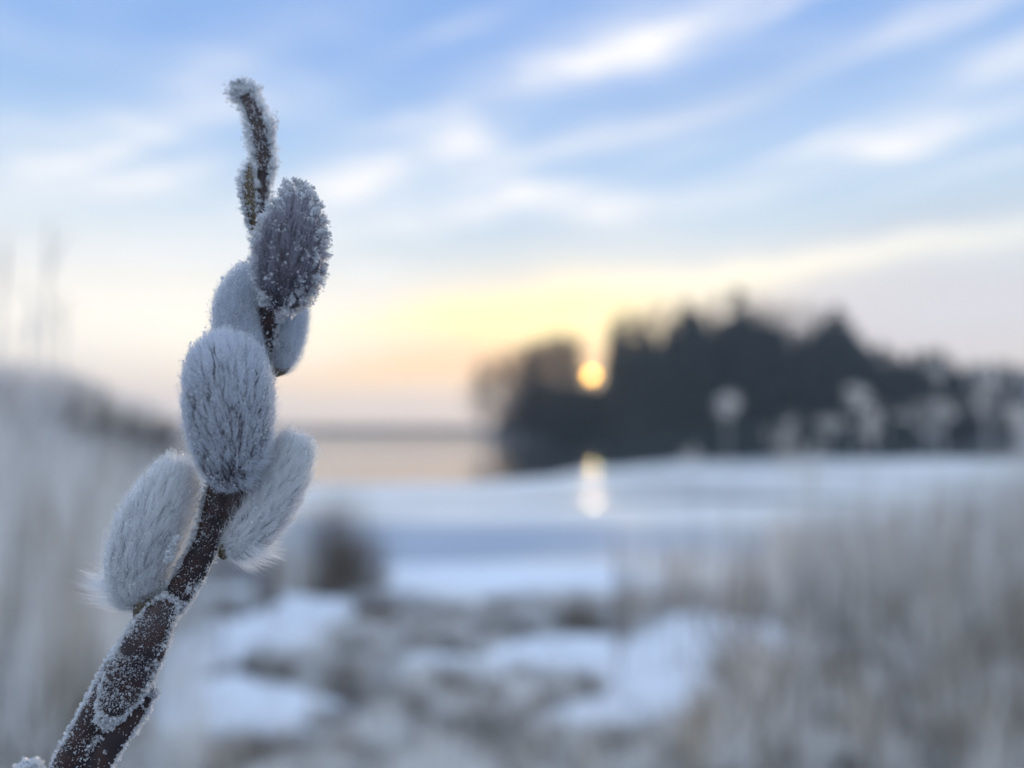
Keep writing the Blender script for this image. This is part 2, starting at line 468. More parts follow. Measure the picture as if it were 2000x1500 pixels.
# frozen part of the lake, ending in a wandering edge some forty metres out (nearer on the left)
edge = []
for x in np.linspace(-60, 90, 150):
    e = float(np.interp(x, (-60, -8, -2, 1, 3, 6, 9, 14, 90), (19, 22, 23.5, 25, 31, 36, 40, 44, 48)))
    edge.append((float(x), e + .5 * math.sin(x * .8) + .3 * math.sin(x * 2.1 + 1)))
sheet('lake_ice', [(-60, 5)] + [(90, 5)] + edge[::-1], LAKE_Z + .006, M_ICE)
near = [(float(x), float(np.interp(x, (-30, -1, .5, 3, 12, 60), (12.6, 13.2, 13.6, 15.0, 18, 20))) + .3 * math.sin(x * 1.1)) for x in np.linspace(60, -30, 90)]
sheet('shore_ice', [(-30, 5)] + [(60, 5)] + near, LAKE_Z + .009, M_SHOREICE)
wet = [(float(x), 9.0 + .25 * math.sin(x * 1.3)) for x in np.linspace(-7, 4, 30)]
wet2 = [(float(x), 12.3 + .5 * math.sin(x * .8) - .35 * x) for x in np.linspace(4, -7, 30)]
sheet('wet_ice', wet + wet2, LAKE_Z + .013, M_WETICE)

# snow lying on the bank: real thickness, swelling out of the ground where it lies
SNOW = [  # px, py, half width, half depth in pixels, angle, amount
    (630, 1205, 80, 26, 6, 1.0), (540, 1255, 120, 26, 10, 1.0), (420, 1310, 130, 40, 6, 1.1), (250, 1340, 130, 40, 0, 1.0), (560, 1310, 150, 20, 0, .7),
    (380, 1440, 190, 46, 0, 1.1), (150, 1390, 90, 30, 0, .7), (430, 1195, 60, 16, 0, .8), (520, 1480, 90, 20, 0, .6),
    (1390, 1265, 90, 26, 0, 1.2), (1270, 1310, 190, 34, 0, 1.2), (1120, 1320, 120, 30, 8, .9), (1270, 1390, 120, 46, 0, 1.1), (1230, 1470, 140, 44, 0, 1.1),
    (1440, 1300, 70, 20, 0, .9), (840, 1345, 110, 18, 0, .7), (720, 1400, 70, 14, 0, .55), (640, 1430, 90, 14, 0, .5), (1000, 1215, 90, 14, 0, .6), (1030, 1320, 60, 20, 0, .6),
    (1100, 1490, 70, 16, 0, .6), (900, 1300, 50, 10, 0, .4)]
def g_hit(px, py):
    v = ray(px, py)
    t = CAM_H / -v[2]
    return v[0] * t, v[1] * t
gx = np.arange(-4.6, 3.6, .022); gy = np.arange(2.2, 7.2, .022)
GX, GY = np.meshgrid(gx, gy, indexing='ij')
dist = GY
# ground coordinates seen as angles, so that patches can be laid out in angle and turned into metres
PXg = 1000 + F_PX * GX / (GY * math.cos(PITCH) - CAM_H * math.sin(PITCH)); PYg = HORIZON + F_PX * CAM_H / GY
mask = np.zeros_like(GX)
for px, py, rx, ry, dg, am in SNOW:
    cx, cy = g_hit(px, py); sx = rx / F_PX * cy * 1.05; sy = ry / F_PX * cy * cy / CAM_H
    a = R(-dg * 3); dx = GX - cx; dy = GY - cy
    u = (dx * math.cos(a) - dy * math.sin(a)) / sx; w = (dx * math.sin(a) + dy * math.cos(a)) / sy
    mask += am * np.exp(-(u * u + w * w) * .9)
FP = np.stack([GX.ravel(), GY.ravel(), np.zeros(GX.size)], 1)
nsm = (vnoise(FP, 3.5, 1) * .5 + vnoise(FP, 11, 2) * .28 + vnoise(FP, 26, 3) * .14).reshape(GX.shape)
mask = np.clip(mask, 0, 1.2) - .50 + nsm * .46
H = ground_h(GX, GY) + np.where(mask > 0, .012 + .05 * np.sqrt(np.clip(mask, 0, .6) / .6), -.05 + mask * .02)
link('snow', mesh_np('snow', np.stack([GX, GY, H], -1).reshape(-1, 3), grid_faces(len(gx), len(gy), False), M_SNOW, True), kind='stuff')

# white drift along the edge of the ice
gx2 = np.arange(-2.3, 3.4, .05); gy2 = np.arange(6.3, 9.4, .04)
A2, B2 = np.meshgrid(gx2, gy2, indexing='ij')
FP2 = np.stack([A2.ravel(), B2.ravel(), np.zeros(A2.size)], 1)
cyl = 7.75 - .13 * A2 + .12 * np.sin(A2 * 1.7)
m2 = 1 - ((B2 - cyl) / .72) ** 2 - smooth(1.15, 1.9, A2) * 1.3 - smooth(-1.6, -2.1, A2) * 1.3 + .35 * vnoise(FP2, 3.0, 5).reshape(A2.shape)
H2 = np.where(m2 > 0, LAKE_Z + .02 + .10 * np.sqrt(np.clip(m2, 0, 1)), LAKE_Z - .06 + .04 * m2)
link('snow_drift', mesh_np('snow_drift', np.stack([A2, B2, H2], -1).reshape(-1, 3), grid_faces(len(gx2), len(gy2), False), M_SNOW, True), kind='structure')

# ------------------------------------------------------------------ vegetation helpers
def blade_field(x, y, h, w, lean=.25, k=4, flat=0.0, z0=None):
    n = len(x)
    z = ground_h(x, y) - .01 if z0 is None else z0
    base = np.stack([x, y, z], 1)
    a = rng.uniform(0, 2 * math.pi, n)
    d = np.stack([np.cos(a), np.sin(a), np.zeros(n)], 1)
    ln = (rng.uniform(0, lean, n) + flat * rng.uniform(.3, 1, n)).reshape(-1, 1)
    t = np.linspace(0, 1, k)
    up = np.array([0, 0, 1.0])
    P = base[:, None] + (h.reshape(-1, 1, 1) * (t[None, :, None] * up * np.cos(np.minimum(ln, 1.45))[:, :, None] + (t[None, :, None] ** 1.7) * (np.sin(np.minimum(ln, 1.45)) * d)[:, None]))
    side = unit(np.cross(d + rand_unit(n) * .6, up))
    return strips(P, w, side, np.array([1, .9, .7, .0]) if k == 4 else None)

def rod(A, B, r0, r1, sides=5):
    A = np.asarray(A, float); B = np.asarray(B, float)
    z = unit(B - A); x = unit(np.cross(z, [.3, .5, .81])); y = np.cross(z, x)
    a = np.arange(sides) / sides * 2 * math.pi
    ring = np.cos(a)[:, None] * x + np.sin(a)[:, None] * y
    V = np.concatenate([A + ring * r0, B + ring * r1])
    j = np.arange(sides); j2 = (j + 1) % sides
    F = np.concatenate([np.stack([j, j2, sides + j2], 1), np.stack([j, sides + j2, sides + j], 1)])
    return V, F

# ------------------------------------------------------------------ trees
def conifer_meshes(seed, h=18.0, rad=3.2, bare=.18, dens=1.0):
    r_ = np.random.default_rng(seed)
    V, F = join(*[rod((0, 0, h * a), (0, 0, h * b), .22 * (1 - a) + .03, .22 * (1 - b) + .02, 7) for a, b in ((0, .35), (.35, .7), (.7, .99))])
    trunk = mesh_np('pine_trunk', V, F, M_TRUNK)
    whorls = int(22 * dens)
    P, Wd, Sd = [], [], []
    for i in range(whorls):
        t = i / (whorls - 1)
        z = h * (bare + (1 - bare) * t)
        rr = rad * ((1 - t) ** .75) * (.75 + .5 * r_.random()) + .25
        for b in range(r_.integers(6, 10)):
            a = r_.uniform(0, 6.28); L_ = rr * r_.uniform(.6, 1.1)
            dr = np.array([math.cos(a), math.sin(a), r_.uniform(-.35, .05)])
            o = np.array([0, 0, z + r_.uniform(-.3, .3)])
            nn = int(6 + L_ * 9)
            s = np.sqrt(r_.random(nn)) * L_
            c = o + s[:, None] * dr + r_.normal(size=(nn, 3)) * np.array([.22, .22, .16]) * (.4 + s / max(L_, .1))[:, None]
            tip = c + (dr * .5 + r_.normal(size=(nn, 3)) * .35 + np.array([0, 0, -.12])) * r_.uniform(.5, 1.0, (nn, 1))
            P.append(np.stack([c, (c + tip) / 2 + [0, 0, .04], tip], 1)); Wd.append(r_.uniform(.22, .5, nn)); Sd.append(r_.normal(size=(nn, 3)))
    P = np.concatenate(P); Wd = np.concatenate(Wd); Sd = unit(np.concatenate(Sd))
    V, F = strips(P, Wd, Sd, np.array([.6, 1.0, 0]))
    crown = mesh_np('pine_crown', V, F, M_NEEDLE)
    return trunk, crown, h

def bare_meshes(seed, h=14.0, dense=1.0):
    r_ = np.random.default_rng(seed)
    tr = [rod((0, 0, 0), (0, 0, h * .4), .17, .12, 7), rod((0, 0, h * .4), (.2, 0, h * .75), .12, .06, 6), rod((.2, 0, h * .75), (.1, .1, h), .06, .015, 5)]
    trunk = mesh_np('birch_trunk', *join(*tr), M_TRUNK)
    P, Wd, Sd = [], [], []
    rods = []
    for i in range(int(34 * dense)):
        z = h * r_.uniform(.25, .95); a = r_.uniform(0, 6.28)
        L_ = (h - z) * .45 + 1.0
        d = np.array([math.cos(a) * .7, math.sin(a) * .7, r_.uniform(.5, 1.0)])
        o = np.array([0, 0, z]); e = o + d * L_
        rods.append(rod(o, e, .05, .012, 4))
        nn = 26
        s = r_.uniform(.25, 1, nn)[:, None]
        c = o + (e - o) * s
        tip = c + (d * .5 + r_.normal(size=(nn, 3)) * .6) * r_.uniform(.5, 1.5, (nn, 1)) - np.array([0, 0, .25])
        P.append(np.stack([c, (c + tip) / 2 + [0, 0, .12], tip], 1)); Wd.append(r_.uniform(.03, .10, nn)); Sd.append(r_.normal(size=(nn, 3)))
    V, F = strips(np.concatenate(P), np.concatenate(Wd), unit(np.concatenate(Sd)), np.array([1, .8, 0]))
    crown = mesh_np('birch_crown', *join(*rods, (V, F)), M_TWIG)
    return trunk, crown, h

CON = [conifer_meshes(3), conifer_meshes(8, 18, 2.5, .12, 1.1), conifer_meshes(15, 18, 3.9, .3, .9), conifer_meshes(22, 18, 2.1, .1, 1.2)]
BARE = [bare_meshes(4), bare_meshes(9, 14, .8)]
def recoat(kind, mat):
    t, c, h = kind
    c = c.copy(); c.materials[0] = mat
    return t, c, h
RIMED = [recoat(b, M_FROST_TWIG) for b in (bare_meshes(14, 14, 1.5), bare_meshes(19, 14, 1.3))]

def tree(kind, px, top_py, Y, name, label, cat, group=None, widen=1.0):
    """a tree rooted on the terrain at distance Y whose tip reaches a given height"""
    trunk, crown, h0 = kind
    x = (px - 1000) / F_PX * (Y * math.cos(PITCH) + 0.0)
    z0 = float(ground_h(x, Y)) - .3
    top = CAM_H + (HORIZON - top_py) / F_PX * Y
    s = max((top - z0) / h0, .15)
    e = link(name, None, loc=(x, Y, z0), label=label, category=cat)
    e.rotation_euler = (0, 0, rng.uniform(0, 6.28))
    sw = min(s, 1.35) * widen * (.75 if s < .6 else 1)
    e.scale = (max(sw, s * .7), max(sw, s * .7), s)
    if group: e['group'] = group
    link('trunk', trunk, e); link('crown', crown, e)
    return e

prof_x = [950, 1000, 1040, 1090, 1130, 1165, 1200, 1250, 1300, 1345, 1400, 1450, 1500, 1540, 1590, 1640, 1675, 1710, 1760, 1820, 1880, 1960]
prof_y = [770, 735, 705, 735, 745, 690, 655, 655, 640, 596, 622, 600, 612, 640, 632, 618, 640, 664, 672, 680, 692, 700]
def prof(px):
    return float(np.interp(px, prof_x, prof_y))
WOOD = 'conifers of the wooded island'
COMMON = 'dark conifer massed with others on the wooded island across the lake'
SUNX = 1155
i = 0
# the outline-forming row
for px, top, v, lab in [
    (1040, 672, 3, 'slim dark conifer standing apart at the low sunward end of the island'),
    (1345, 590, 0, 'tall broad conifer at the highest shoulder of the wooded island, left of the spire-topped one'),
    (1448, 570, 3, 'tallest conifer of the wooded island, its thin spire rising over the rest'),
    (1640, 600, 2, 'broad-crowned conifer ending the high part of the wooded island before it slopes down'),
    (1205, 628, 1, 'pointed conifer just right of the low sun on the wooded island'),
    (1197, 664, 1, 'narrow conifer whose flank almost touches the low sun, on the wooded island'),
    (1255, 622, 0, 'second pointed conifer right of the low sun on the wooded island')]:
    tree(CON[v], px, top, 134, 'conifer_tree', lab, 'tree', WOOD)
for row, (Y, step, dy) in enumerate(((126, 27, 40), (138, 25, 12), (152, 25, 14), (168, 26, 18), (190, 34, 22))):
    px = 968 + row * 9 if row < 4 else 1300
    while px < 1980:
        top = prof(px) + dy + rng.uniform(-10, 26)
        if Y == 126: top += rng.uniform(20, 70)
        half = 22
        if not (abs(px - SUNX) < 24 + half * .5 and top < 800):
            if px < 1000: top += 30
            tree(CON[int(rng.integers(0, 4))], px, min(top, 838), Y, 'conifer_tree', COMMON, 'tree', WOOD)
        px += step * rng.uniform(.75, 1.3)
for k in range(18):  # close-set row, its height and spread shaped to screen low sun off the lake
    px = 1098 + k * 6.5; top = 758 + 3 * ((k * 7) % 3 - 1)
    tree(CON[k % 3], px, top, 126 + (k * 7) % 20, 'conifer_tree', 'low conifer under the sun on the wooded island', 'tree', WOOD, 1.95)
# bare birches round the sun and at the sunward end
for px, top, Y, k in ((940, 712, 133, 0), (968, 700, 140, 1), (1000, 690, 131, 0), (1070, 680, 136, 1), (1095, 690, 145, 0), (1106, 668, 133, 0), (1085, 658, 139, 1), (1118, 672, 146, 0), (1070, 668, 150, 0), (1098, 655, 152, 1), (1132, 662, 156, 1), (1040, 676, 148, 0), (1122, 716, 129, 1), (1052, 690, 130, 1), (1016, 700, 128, 0), (985, 716, 126, 1), (950, 742, 127, 1), (1212, 640, 140, 1), (1225, 612, 150, 0),
                      (1290, 600, 150, 1), (1400, 590, 156, 0), (1500, 590, 156, 1), (1545, 602, 150, 0), (1590, 600, 150, 1)):
    tree(BARE[k], px, top, Y, 'birch_tree', 'bare birch showing thin against the sky among the dark conifers', 'tree', 'bare birches on the wooded island')

for k in range(34):
    px = -130 + k * 15 + rng.uniform(-6, 6)
    top = np.interp(px, (-100, 60, 200, 300, 390), (700, 712, 742, 790, 838)) + rng.uniform(-6, 22)
    tree(RIMED[k % 2], px, top, 95 + 30 * rng.random(), 'rimed_tree', 'bare rimed tree in the pale wood on the near shore behind the reeds', 'tree', 'bare rimed trees behind the reeds', 1.5)

# a fringe of undergrowth at the island's waterline
n_ = 9000
px_ = rng.uniform(-.9, 70, n_); yy = rng.uniform(112, 130, n_)
hh = ground_h(px_, yy); ok = hh > -.1
V, F = blade_field(px_[ok], yy[ok], rng.uniform(1.0, 3.4, ok.sum()), rng.uniform(.3, .8, ok.sum()), .5)
link('undergrowth', mesh_np('undergrowth', V, F, M_NEEDLE), kind='stuff')

# far shores, too distant to tell one tree from the next
def far_wood(x0, x1, Y0, Y1, h0, h1, n, wid):
    x = rng.uniform(x0, x1, n); y = rng.uniform(Y0, Y1, n)
    return blade_field(x, y, rng.uniform(h0, h1, n), rng.uniform(wid * .6, wid * 1.3, n), .08)
V, F = join(far_wood(-700, 60, 690, 760, 3, 6.5, 5200, 6), far_wood(100, 740, 470, 760, 9, 15, 16000, 5), far_wood(-1000, -350, 700, 900, 3, 7, 5000, 7))
link('far_forest', mesh_np('far_forest', V, F, M_FARWOOD), kind='stuff')

# ------------------------------------------------------------------ grass, reeds and weeds of the near bank
def scatter_px(n, x0, x1, y0, y1):
    """points on the near bank, spread evenly as seen from the path"""
    px = rng.uniform(x0, x1, n); py = rng.uniform(y0, y1, n)
    Yd = F_PX * CAM_H / (py - HORIZON)
    return (px - 1000) / F_PX * Yd, Yd

def on_land(x, y):
    return y < shore_y(x) - .15

def mask_at(x, y):
    i = np.clip(((x - gx[0]) / .022).astype(int), 0, len(gx) - 1); j = np.clip(((y - gy[0]) / .022).astype(int), 0, len(gy) - 1)
    return mask[i, j]

# matted grass over the bank; sparse where the snow lies
x, y = scatter_px(125000, -300, 2350, 1165, 1620)
ok = on_land(x, y)
x, y = x[ok], y[ok]
clump = vnoise(np.stack([x, y, 0 * x], 1), 7, 4)
keep = (rng.random(len(x)) < np.where(mask_at(x, y) > .02, .17, .9)) & (rng.random(len(x)) < .35 + .6 * (clump > -.3))
x, y = x[keep], y[keep]
V, F = blade_field(x, y, rng.uniform(.05, .20, len(x)), rng.uniform(.004, .010, len(x)), .5, 4, .8)
link('matted_grass', mesh_np('matted_grass', V, F, M_GRASS), kind='stuff')

def tuft(name, label, px, py, rad, h, n, mat, group=None, w=(.004, .010), lean=.45, cat='grass'):
    cx, cy = g_hit(px, py)
    a = rng.uniform(0, 6.28, n); r_ = rad * np.sqrt(rng.random(n))
    x = r_ * np.cos(a); y = r_ * np.sin(a)
    V, F = blade_field(x, y, h * rng.uniform(.25, 1, n), rng.uniform(*w, n), lean, 4, 0, z0=np.zeros(n) - .02)
    o = link(name, mesh_np(name, V, F, mat), loc=(cx, cy, float(ground_h(cx, cy))), label=label, category=cat)
    if group: o['group'] = group
    return o
tuft('grass_tussock', 'tall dark brown tussock at the water edge, tallest of the four standing together', 676, 1150, .24, 1.25, 260, M_BROWN, lean=.3)
tuft('grass_tussock', 'brown tussock of reed grass against the tallest one, on the side of the willow branch', 632, 1160, .26, 1.1, 220, M_BROWN, lean=.35)
tuft('grass_tussock', 'thin brown tussock nearest the open ice, shortest of the four standing together', 728, 1152, .2, .8, 130, M_BROWN, lean=.4)
tuft('grass_tussock', 'pale thin tussock nearest the willow branch among the four standing together', 575, 1170, .22, 1.05, 110, M_REED, lean=.35)
tuft('grass_tussock', 'low dark tussock between the two snow patches, nearer the larger blue one', 1130, 1262, .14, .22, 420, M_BROWN, w=(.008, .016), lean=.8)
tuft('grass_tussock', 'low dark tussock at the tip of the snow strip by the branch', 735, 1240, .16, .20, 420, M_BROWN, w=(.008, .016), lean=.8)
tuft('grass_tussock', 'small dark tussock close to the lake edge under the white drift', 985, 1196, .13, .12, 300, M_BROWN, w=(.008, .016), lean=.8)
tuft('grass_tussock', 'dark tussock on bare ground midway to the lake, left of centre', 850, 1235, .18, .14, 380, M_BROWN, w=(.008, .016), lean=.8)
tuft('grass_tussock', 'brown tuft poking through the broad blue snow patch', 1232, 1402, .07, .09, 160, M_BROWN, w=(.006, .012), lean=.9)
tuft('grass_tussock', 'dark green tuft among the frosted grass on the bank to the far side', 1862, 1310, .12, .26, 320, M_BROWN, w=(.006, .012), lean=.5)

def bed(name, x, y, hfun, w, mat, lean=.18):
    q = vnoise(np.stack([x * 3.0, y * 1.3, 0 * x], 1), 1.0, 17) * .5 + vnoise(np.stack([x * 11.0, y * 7.0, 0 * x], 1), 1.0, 23)      # grown in clumps
    ok = rng.random(len(x)) < np.clip(.42 + 1.0 * q, .02, 1)
    x, y = x[ok], y[ok]
    h = hfun(x, y)
    V, F = blade_field(x, y, h, rng.uniform(*w, len(x)), lean)
    return link(name, mesh_np(name, V, F, mat), kind='stuff')

def tall(x, y, pxs, tops):
    return np.clip(CAM_H + (HORIZON - np.interp(1000 + x / y * F_PX, pxs, tops)) / F_PX * y, .15, 2.4)
# left: thick stand of frosted reed, reaching over the horizon
n = 9500
Yd = rng.uniform(3.2, 9.5, n); px = 1000 - rng.uniform(640, 1250, n)
x = (px - 1000) / F_PX * Yd; y = Yd
ok = rng.random(n) < np.clip((380 - px) / 220, .06, 1)
bed('reed_bed', x[ok], y[ok], lambda a, b: rng.uniform(.4, 1.0, len(a)) * tall(a, b, (0, 250, 420, 600), (770, 820, 900, 1010)), (.004, .011), M_REED, .16)
n = 4200
Yd = rng.uniform(7, 22, n); px = 1000 - rng.uniform(330, 1150, n)
x = (px - 1000) / F_PX * Yd
ok = (Yd < shore_y(x) + 2.5) & (rng.random(n) < np.clip((640 - px) / 300, 0, 1))
bed('reed_bed', x[ok], Yd[ok], lambda a, b: rng.uniform(.45, 1.0, len(a)) * tall(a, b, (0, 250, 420, 560, 660), (815, 845, 890, 960, 1040)), (.012, .03), M_REED_PALE, .2)
n = 1800
x, y = scatter_px(n, -250, 330, 1180, 1560)
bed('brown_grass', x, y, lambda a, b: rng.uniform(.12, .55, len(a)), (.004, .010), M_BROWN, .5)
n = 8000
x, y = scatter_px(n, 1330, 2300, 1250, 1620)
ok = mask_at(x, y) < .02
bed('frosted_tangle', x[ok], y[ok], lambda a, b: rng.uniform(.12, .5, len(a)), (.004, .012), M_REED, 1.1)
bed('frosted_tangle', *scatter_px(2600, 1380, 2300, 1150, 1600), lambda a, b: rng.uniform(.15, .6, len(a)), (.006, .016), M_BROWN, .9)
bed('frosted_tangle', *scatter_px(2600, -250, 420, 1130, 1600), lambda a, b: rng.uniform(.15, .7, len(a)), (.006, .016), M_REED_PALE, .7)
n = 4500
x, y = scatter_px(n, 420, 1400, 1290, 1600)
ok = mask_at(x, y) < .02
bed('frosted_tangle', x[ok], y[ok], lambda a, b: rng.uniform(.06, .24, len(a)), (.004, .012), M_REED, 1.2)
# right: frosted tall grass, thinning towards the open ice
n = 17000
Yd = rng.uniform(3.4, 9.5, n); px = 1000 + rng.uniform(160, 1250, n)
x = (px - 1000) / F_PX * Yd
ok = (rng.random(n) < np.clip((px - 1150) / 450, .12, 1)) & ~((mask_at(x, Yd) > .0) & (Yd < 6.4))
ok &= Yd > 5.6 - 1.5 * smooth(1250, 1900, px + rng.normal(size=n) * 80)
x, y = x[ok], Yd[ok]
pxk = 1000 + x / y * F_PX
bed('frosted_grass', x, y, lambda a, b: rng.uniform(.35, 1.0, len(a)) ** 1.2 * tall(a, b, (1150, 1400, 1700, 1950, 2200), (1080, 1000, 960, 890, 860)), (.004, .012), M_REED, .55)
n = 2200
Yd = rng.uniform(4.5, 10, n); px = 1000 + rng.uniform(200, 1250, n)
x = (px - 1000) / F_PX * Yd
ok = rng.random(n) < np.clip((px - 1150) / 500, .15, 1)
bed('frosted_grass', x[ok], Yd[ok], lambda a, b: rng.uniform(.6, 1.0, len(a)) * tall(a, b, (1150, 1400, 1700, 1950, 2200), (1040, 960, 900, 850, 840)), (.006, .014), M_REED_PALE, .22)

n = 1900
Yd = rng.uniform(4.2, 8.5, n); px = np.where(rng.random(n) < .6, rng.uniform(1180, 2250, n), rng.uniform(-250, 560, n))
x = (px - 1000) / F_PX * Yd
ok = on_land(x, Yd)
bed('tan_grass', x[ok], Yd[ok], lambda a, b: rng.uniform(.4, 1.0, len(a)) * tall(a, b, (-200, 250, 560, 1150, 1400, 1700, 1950, 2200), (830, 880, 1060, 1060, 990, 950, 890, 870)), (.008, .02), M_BROWN, .35)

# frosted shrubs behind the left reeds
def shrub(px, Y, top_py, width, label, seed):
    r_ = np.random.default_rng(seed)
    x0 = (px - 1000) / F_PX * Y; z0 = float(max(ground_h(x0, Y), -.05))
    h = CAM_H + (HORIZON - top_py) / F_PX * Y - z0
    e = link('frosted_shrub', None, loc=(x0, Y, z0), label=label, category='shrub')
    rods, P = [], []
    for _ in range(26):
        a = r_.uniform(0, 6.28); q = r_.uniform(.1, 1)
        d = np.array([math.cos(a) * width * q, math.sin(a) * width * q * .7, h * r_.uniform(.6, .95) * (1 - .35 * q)])
        rods.append(rod((0, 0, -.1), d * .5, .02, .014, 4)); rods.append(rod(d * .5, d, .014, .005, 4))
        nn = 110
        s = r_.uniform(.2, 1, (nn, 1)); c = d * s
        dr = unit(np.array([d[0], d[1], d[2] * .8]) / np.linalg.norm(d) + r_.normal(size=(nn, 3)) * .5)
        tip = c + dr * r_.uniform(.15, .5, (nn, 1)) * h * .35
        P.append(np.stack([c, (c + tip) / 2, tip], 1))
    P = np.concatenate(P)
    link('stem', mesh_np('shrub_stem', *join(*rods), M_TRUNK), e)
    V, F = strips(P, r_.uniform(.008, .022, len(P)), unit(r_.normal(size=(len(P), 3))), np.array([1, .9, 0]))
    link('twig', mesh_np('shrub_twig', V, F, M_REED_PALE if seed % 2 else M_TWIG), e, kind='stuff')
shrub(40, 13, 712, 1.3, 'frosted bare shrub at the outer end of the reeds, tallest of the shrubs behind them', 31)
shrub(180, 14, 735, 1.3, 'frosted bare shrub second from the outer end behind the reeds', 32)
shrub(-60, 11, 705, 1.2, 'frosted bare shrub cut by the edge of the view behind the reeds', 33)
shrub(300, 17, 775, 1.4, 'low frosted shrub nearest the willow branch behind the reeds', 34)
shrub(110, 16, 716, 1.6, 'dark bare shrub showing between the two frosted ones behind the reeds', 36)

# single weeds and plumes standing up against the dark wood
def plume_reed(px, top_py, Y, label, kind='plume', size=.05, name='frosted_reed'):
    x0 = (px - 1000) / F_PX * Y
    z0 = float(ground_h(x0, Y)); h = CAM_H + (HORIZON - top_py) / F_PX * Y - z0
    e = link(name, None, loc=(x0, Y, z0), label=label, category='reed' if name == 'frosted_reed' else 'weed')
    lean = rng.uniform(-.05, .05)
    link('stalk', mesh_np('stalk', *join(rod((lean, 0, -.02), (lean * .5, 0, h * .5), .005, .004, 5), rod((lean * .5, 0, h * .5), (0, 0, h - size * .4), .004, .0025, 5)), M_REED_PALE), e)
    if kind == 'bare':
        P_, s_ = [], []
        for q in (.35, .5, .62, .74, .84, .92):
            a = rng.uniform(0, 6.28); d = np.array([math.cos(a), math.sin(a), 0])
            b0 = np.array([0, 0, h * q]); ll = rng.uniform(.10, .22)
            link('leaf', mesh_np('reed_leaf', *strips(np.stack([b0, b0 + d * ll * .35 + [0, 0, ll * .6], b0 + d * ll * .8 + [0, 0, ll * .8]])[None], [.007], unit(np.cross(d, [0, 0, 1.]))[None], np.array([.6, 1, 0])), M_REED_PALE), e)
        return e
    n = 60
    if kind == 'plume':
        c = np.stack([rng.normal(size=n) * size * .35, rng.normal(size=n) * size * .35, h - rng.uniform(0, 2.6, n) * size], 1)
        tip = c + (rand_unit(n) * .6 + [0, 0, .7]) * size * .8
    elif kind == 'ball':
        c = rand_unit(n) * size * .4 + [0, 0, h - size]
        tip = c + unit(c - [0, 0, h - size]) * size * .9
    else:  # umbel: a shallow dome of little sprays
        a = rng.uniform(0, 6.28, n); rr = np.sqrt(rng.random(n)) * size
        c = np.stack([rr * np.cos(a), rr * np.sin(a), h - size * .25 - (rr / size) ** 2 * size * .45], 1)
        tip = c + (rand_unit(n) * .6 + [0, 0, .5]) * size * .3
    V, F = strips(np.stack([c, (c + tip) / 2, tip], 1), rng.uniform(.004, .011, n), rand_unit(n), np.array([.7, 1, 0]))
    parts = [(V, F)]
    if kind == 'umbel':
        parts += [rod((0, 0, h - size * 1.3), (math.cos(a) * size * .8, math.sin(a) * size * .8, h - size * .55), .002, .002, 4) for a in np.arange(0, 6.28, .6)]
    link({'plume': 'plume', 'ball': 'seed_head', 'umbel': 'umbel'}[kind], mesh_np(kind, *join(*parts), M_REED_PALE), e, kind='stuff')
    return e
plume_reed(1420, 768, 3.4, 'slender frosted weed with one small round head, standing alone before the dark wood', 'ball', .055, 'frosted_weed')
plume_reed(1350, 872, 3.6, 'short frosted weed, lowest of those before the dark wood', 'ball', .05, 'frosted_weed')
plume_reed(1530, 838, 3.5, 'frosted reed with a loose plume between the lone round-headed weed and the high round head', 'plume', .09)
plume_reed(1672, 752, 3.2, 'frosted weed whose round head stands highest left of the wide umbel', 'ball', .05, 'frosted_weed')
plume_reed(1618, 812, 3.4, 'frosted weed with a soft head just below and left of the high round one', 'umbel', .07, 'frosted_weed')
plume_reed(1702, 800, 3.3, 'frosted reed plume tucked between the high round head and the wide umbel', 'plume', .055)
plume_reed(1812, 778, 3.0, 'wide umbel of a dead frosted weed, broadest head before the dark wood', 'umbel', .12, 'frosted_weed')
plume_reed(1835, 706, 3.3, 'thin frosted weed with a faint small head above the wide umbel', 'ball', .035, 'frosted_weed')
plume_reed(1925, 712, 2.8, 'tall frosted reed with a long upright plume beside the wide umbel', 'plume', .085)
plume_reed(1990, 800, 3.0, 'frosted reed plume cut by the edge of the view beyond the tall one', 'plume', .10)
plume_reed(1580, 880, 3.2, 'low frosted plume under the soft-headed weed', 'plume', .08)
# very tall, thin reeds by the left edge, against the sky
plume_reed(82, 410, 1.7, 'very tall thin reed against the sky, tallest of the three by the reed bed', 'bare')
plume_reed(118, 560, 1.9, 'tall thin reed against the sky just beside the tallest one', 'bare')
plume_reed(52, 590, 1.9, 'tall thin reed against the sky, on the outer side of the tallest one', 'bare')
plume_reed(-6, 440, 1.6, 'tall reed cut by the edge of the view, only its tip showing', 'bare')

# ------------------------------------------------------------------ the willow branch
D0 = .080
MM = .001
branch = link('willow_branch', None, loc=tuple(at(150, 1530, D0)),
              label='frost-covered willow branch with silver pussy catkins rising close to the lens', category='branch')
bpy.context.view_layer.update()
BINV = np.array(branch.matrix_world.inverted())
def local(V):
    return V + BINV[:3, 3]

RIGHT = np.array([1.0, 0, 0]); FWD = np.array([0, math.cos(PITCH), math.sin(PITCH)]); UP = np.array([0, -math.sin(PITCH), math.cos(PITCH)])
def bp(px, py, dmm=0.0, ref=D0):
    """point on the branch: dmm millimetres behind (+) or in front (-) of the focal plane; the sideways place is measured at that depth"""
    return at(px, py, ref + dmm * MM)
PXM = D0 / F_PX      # metres per photo pixel in the focal plane

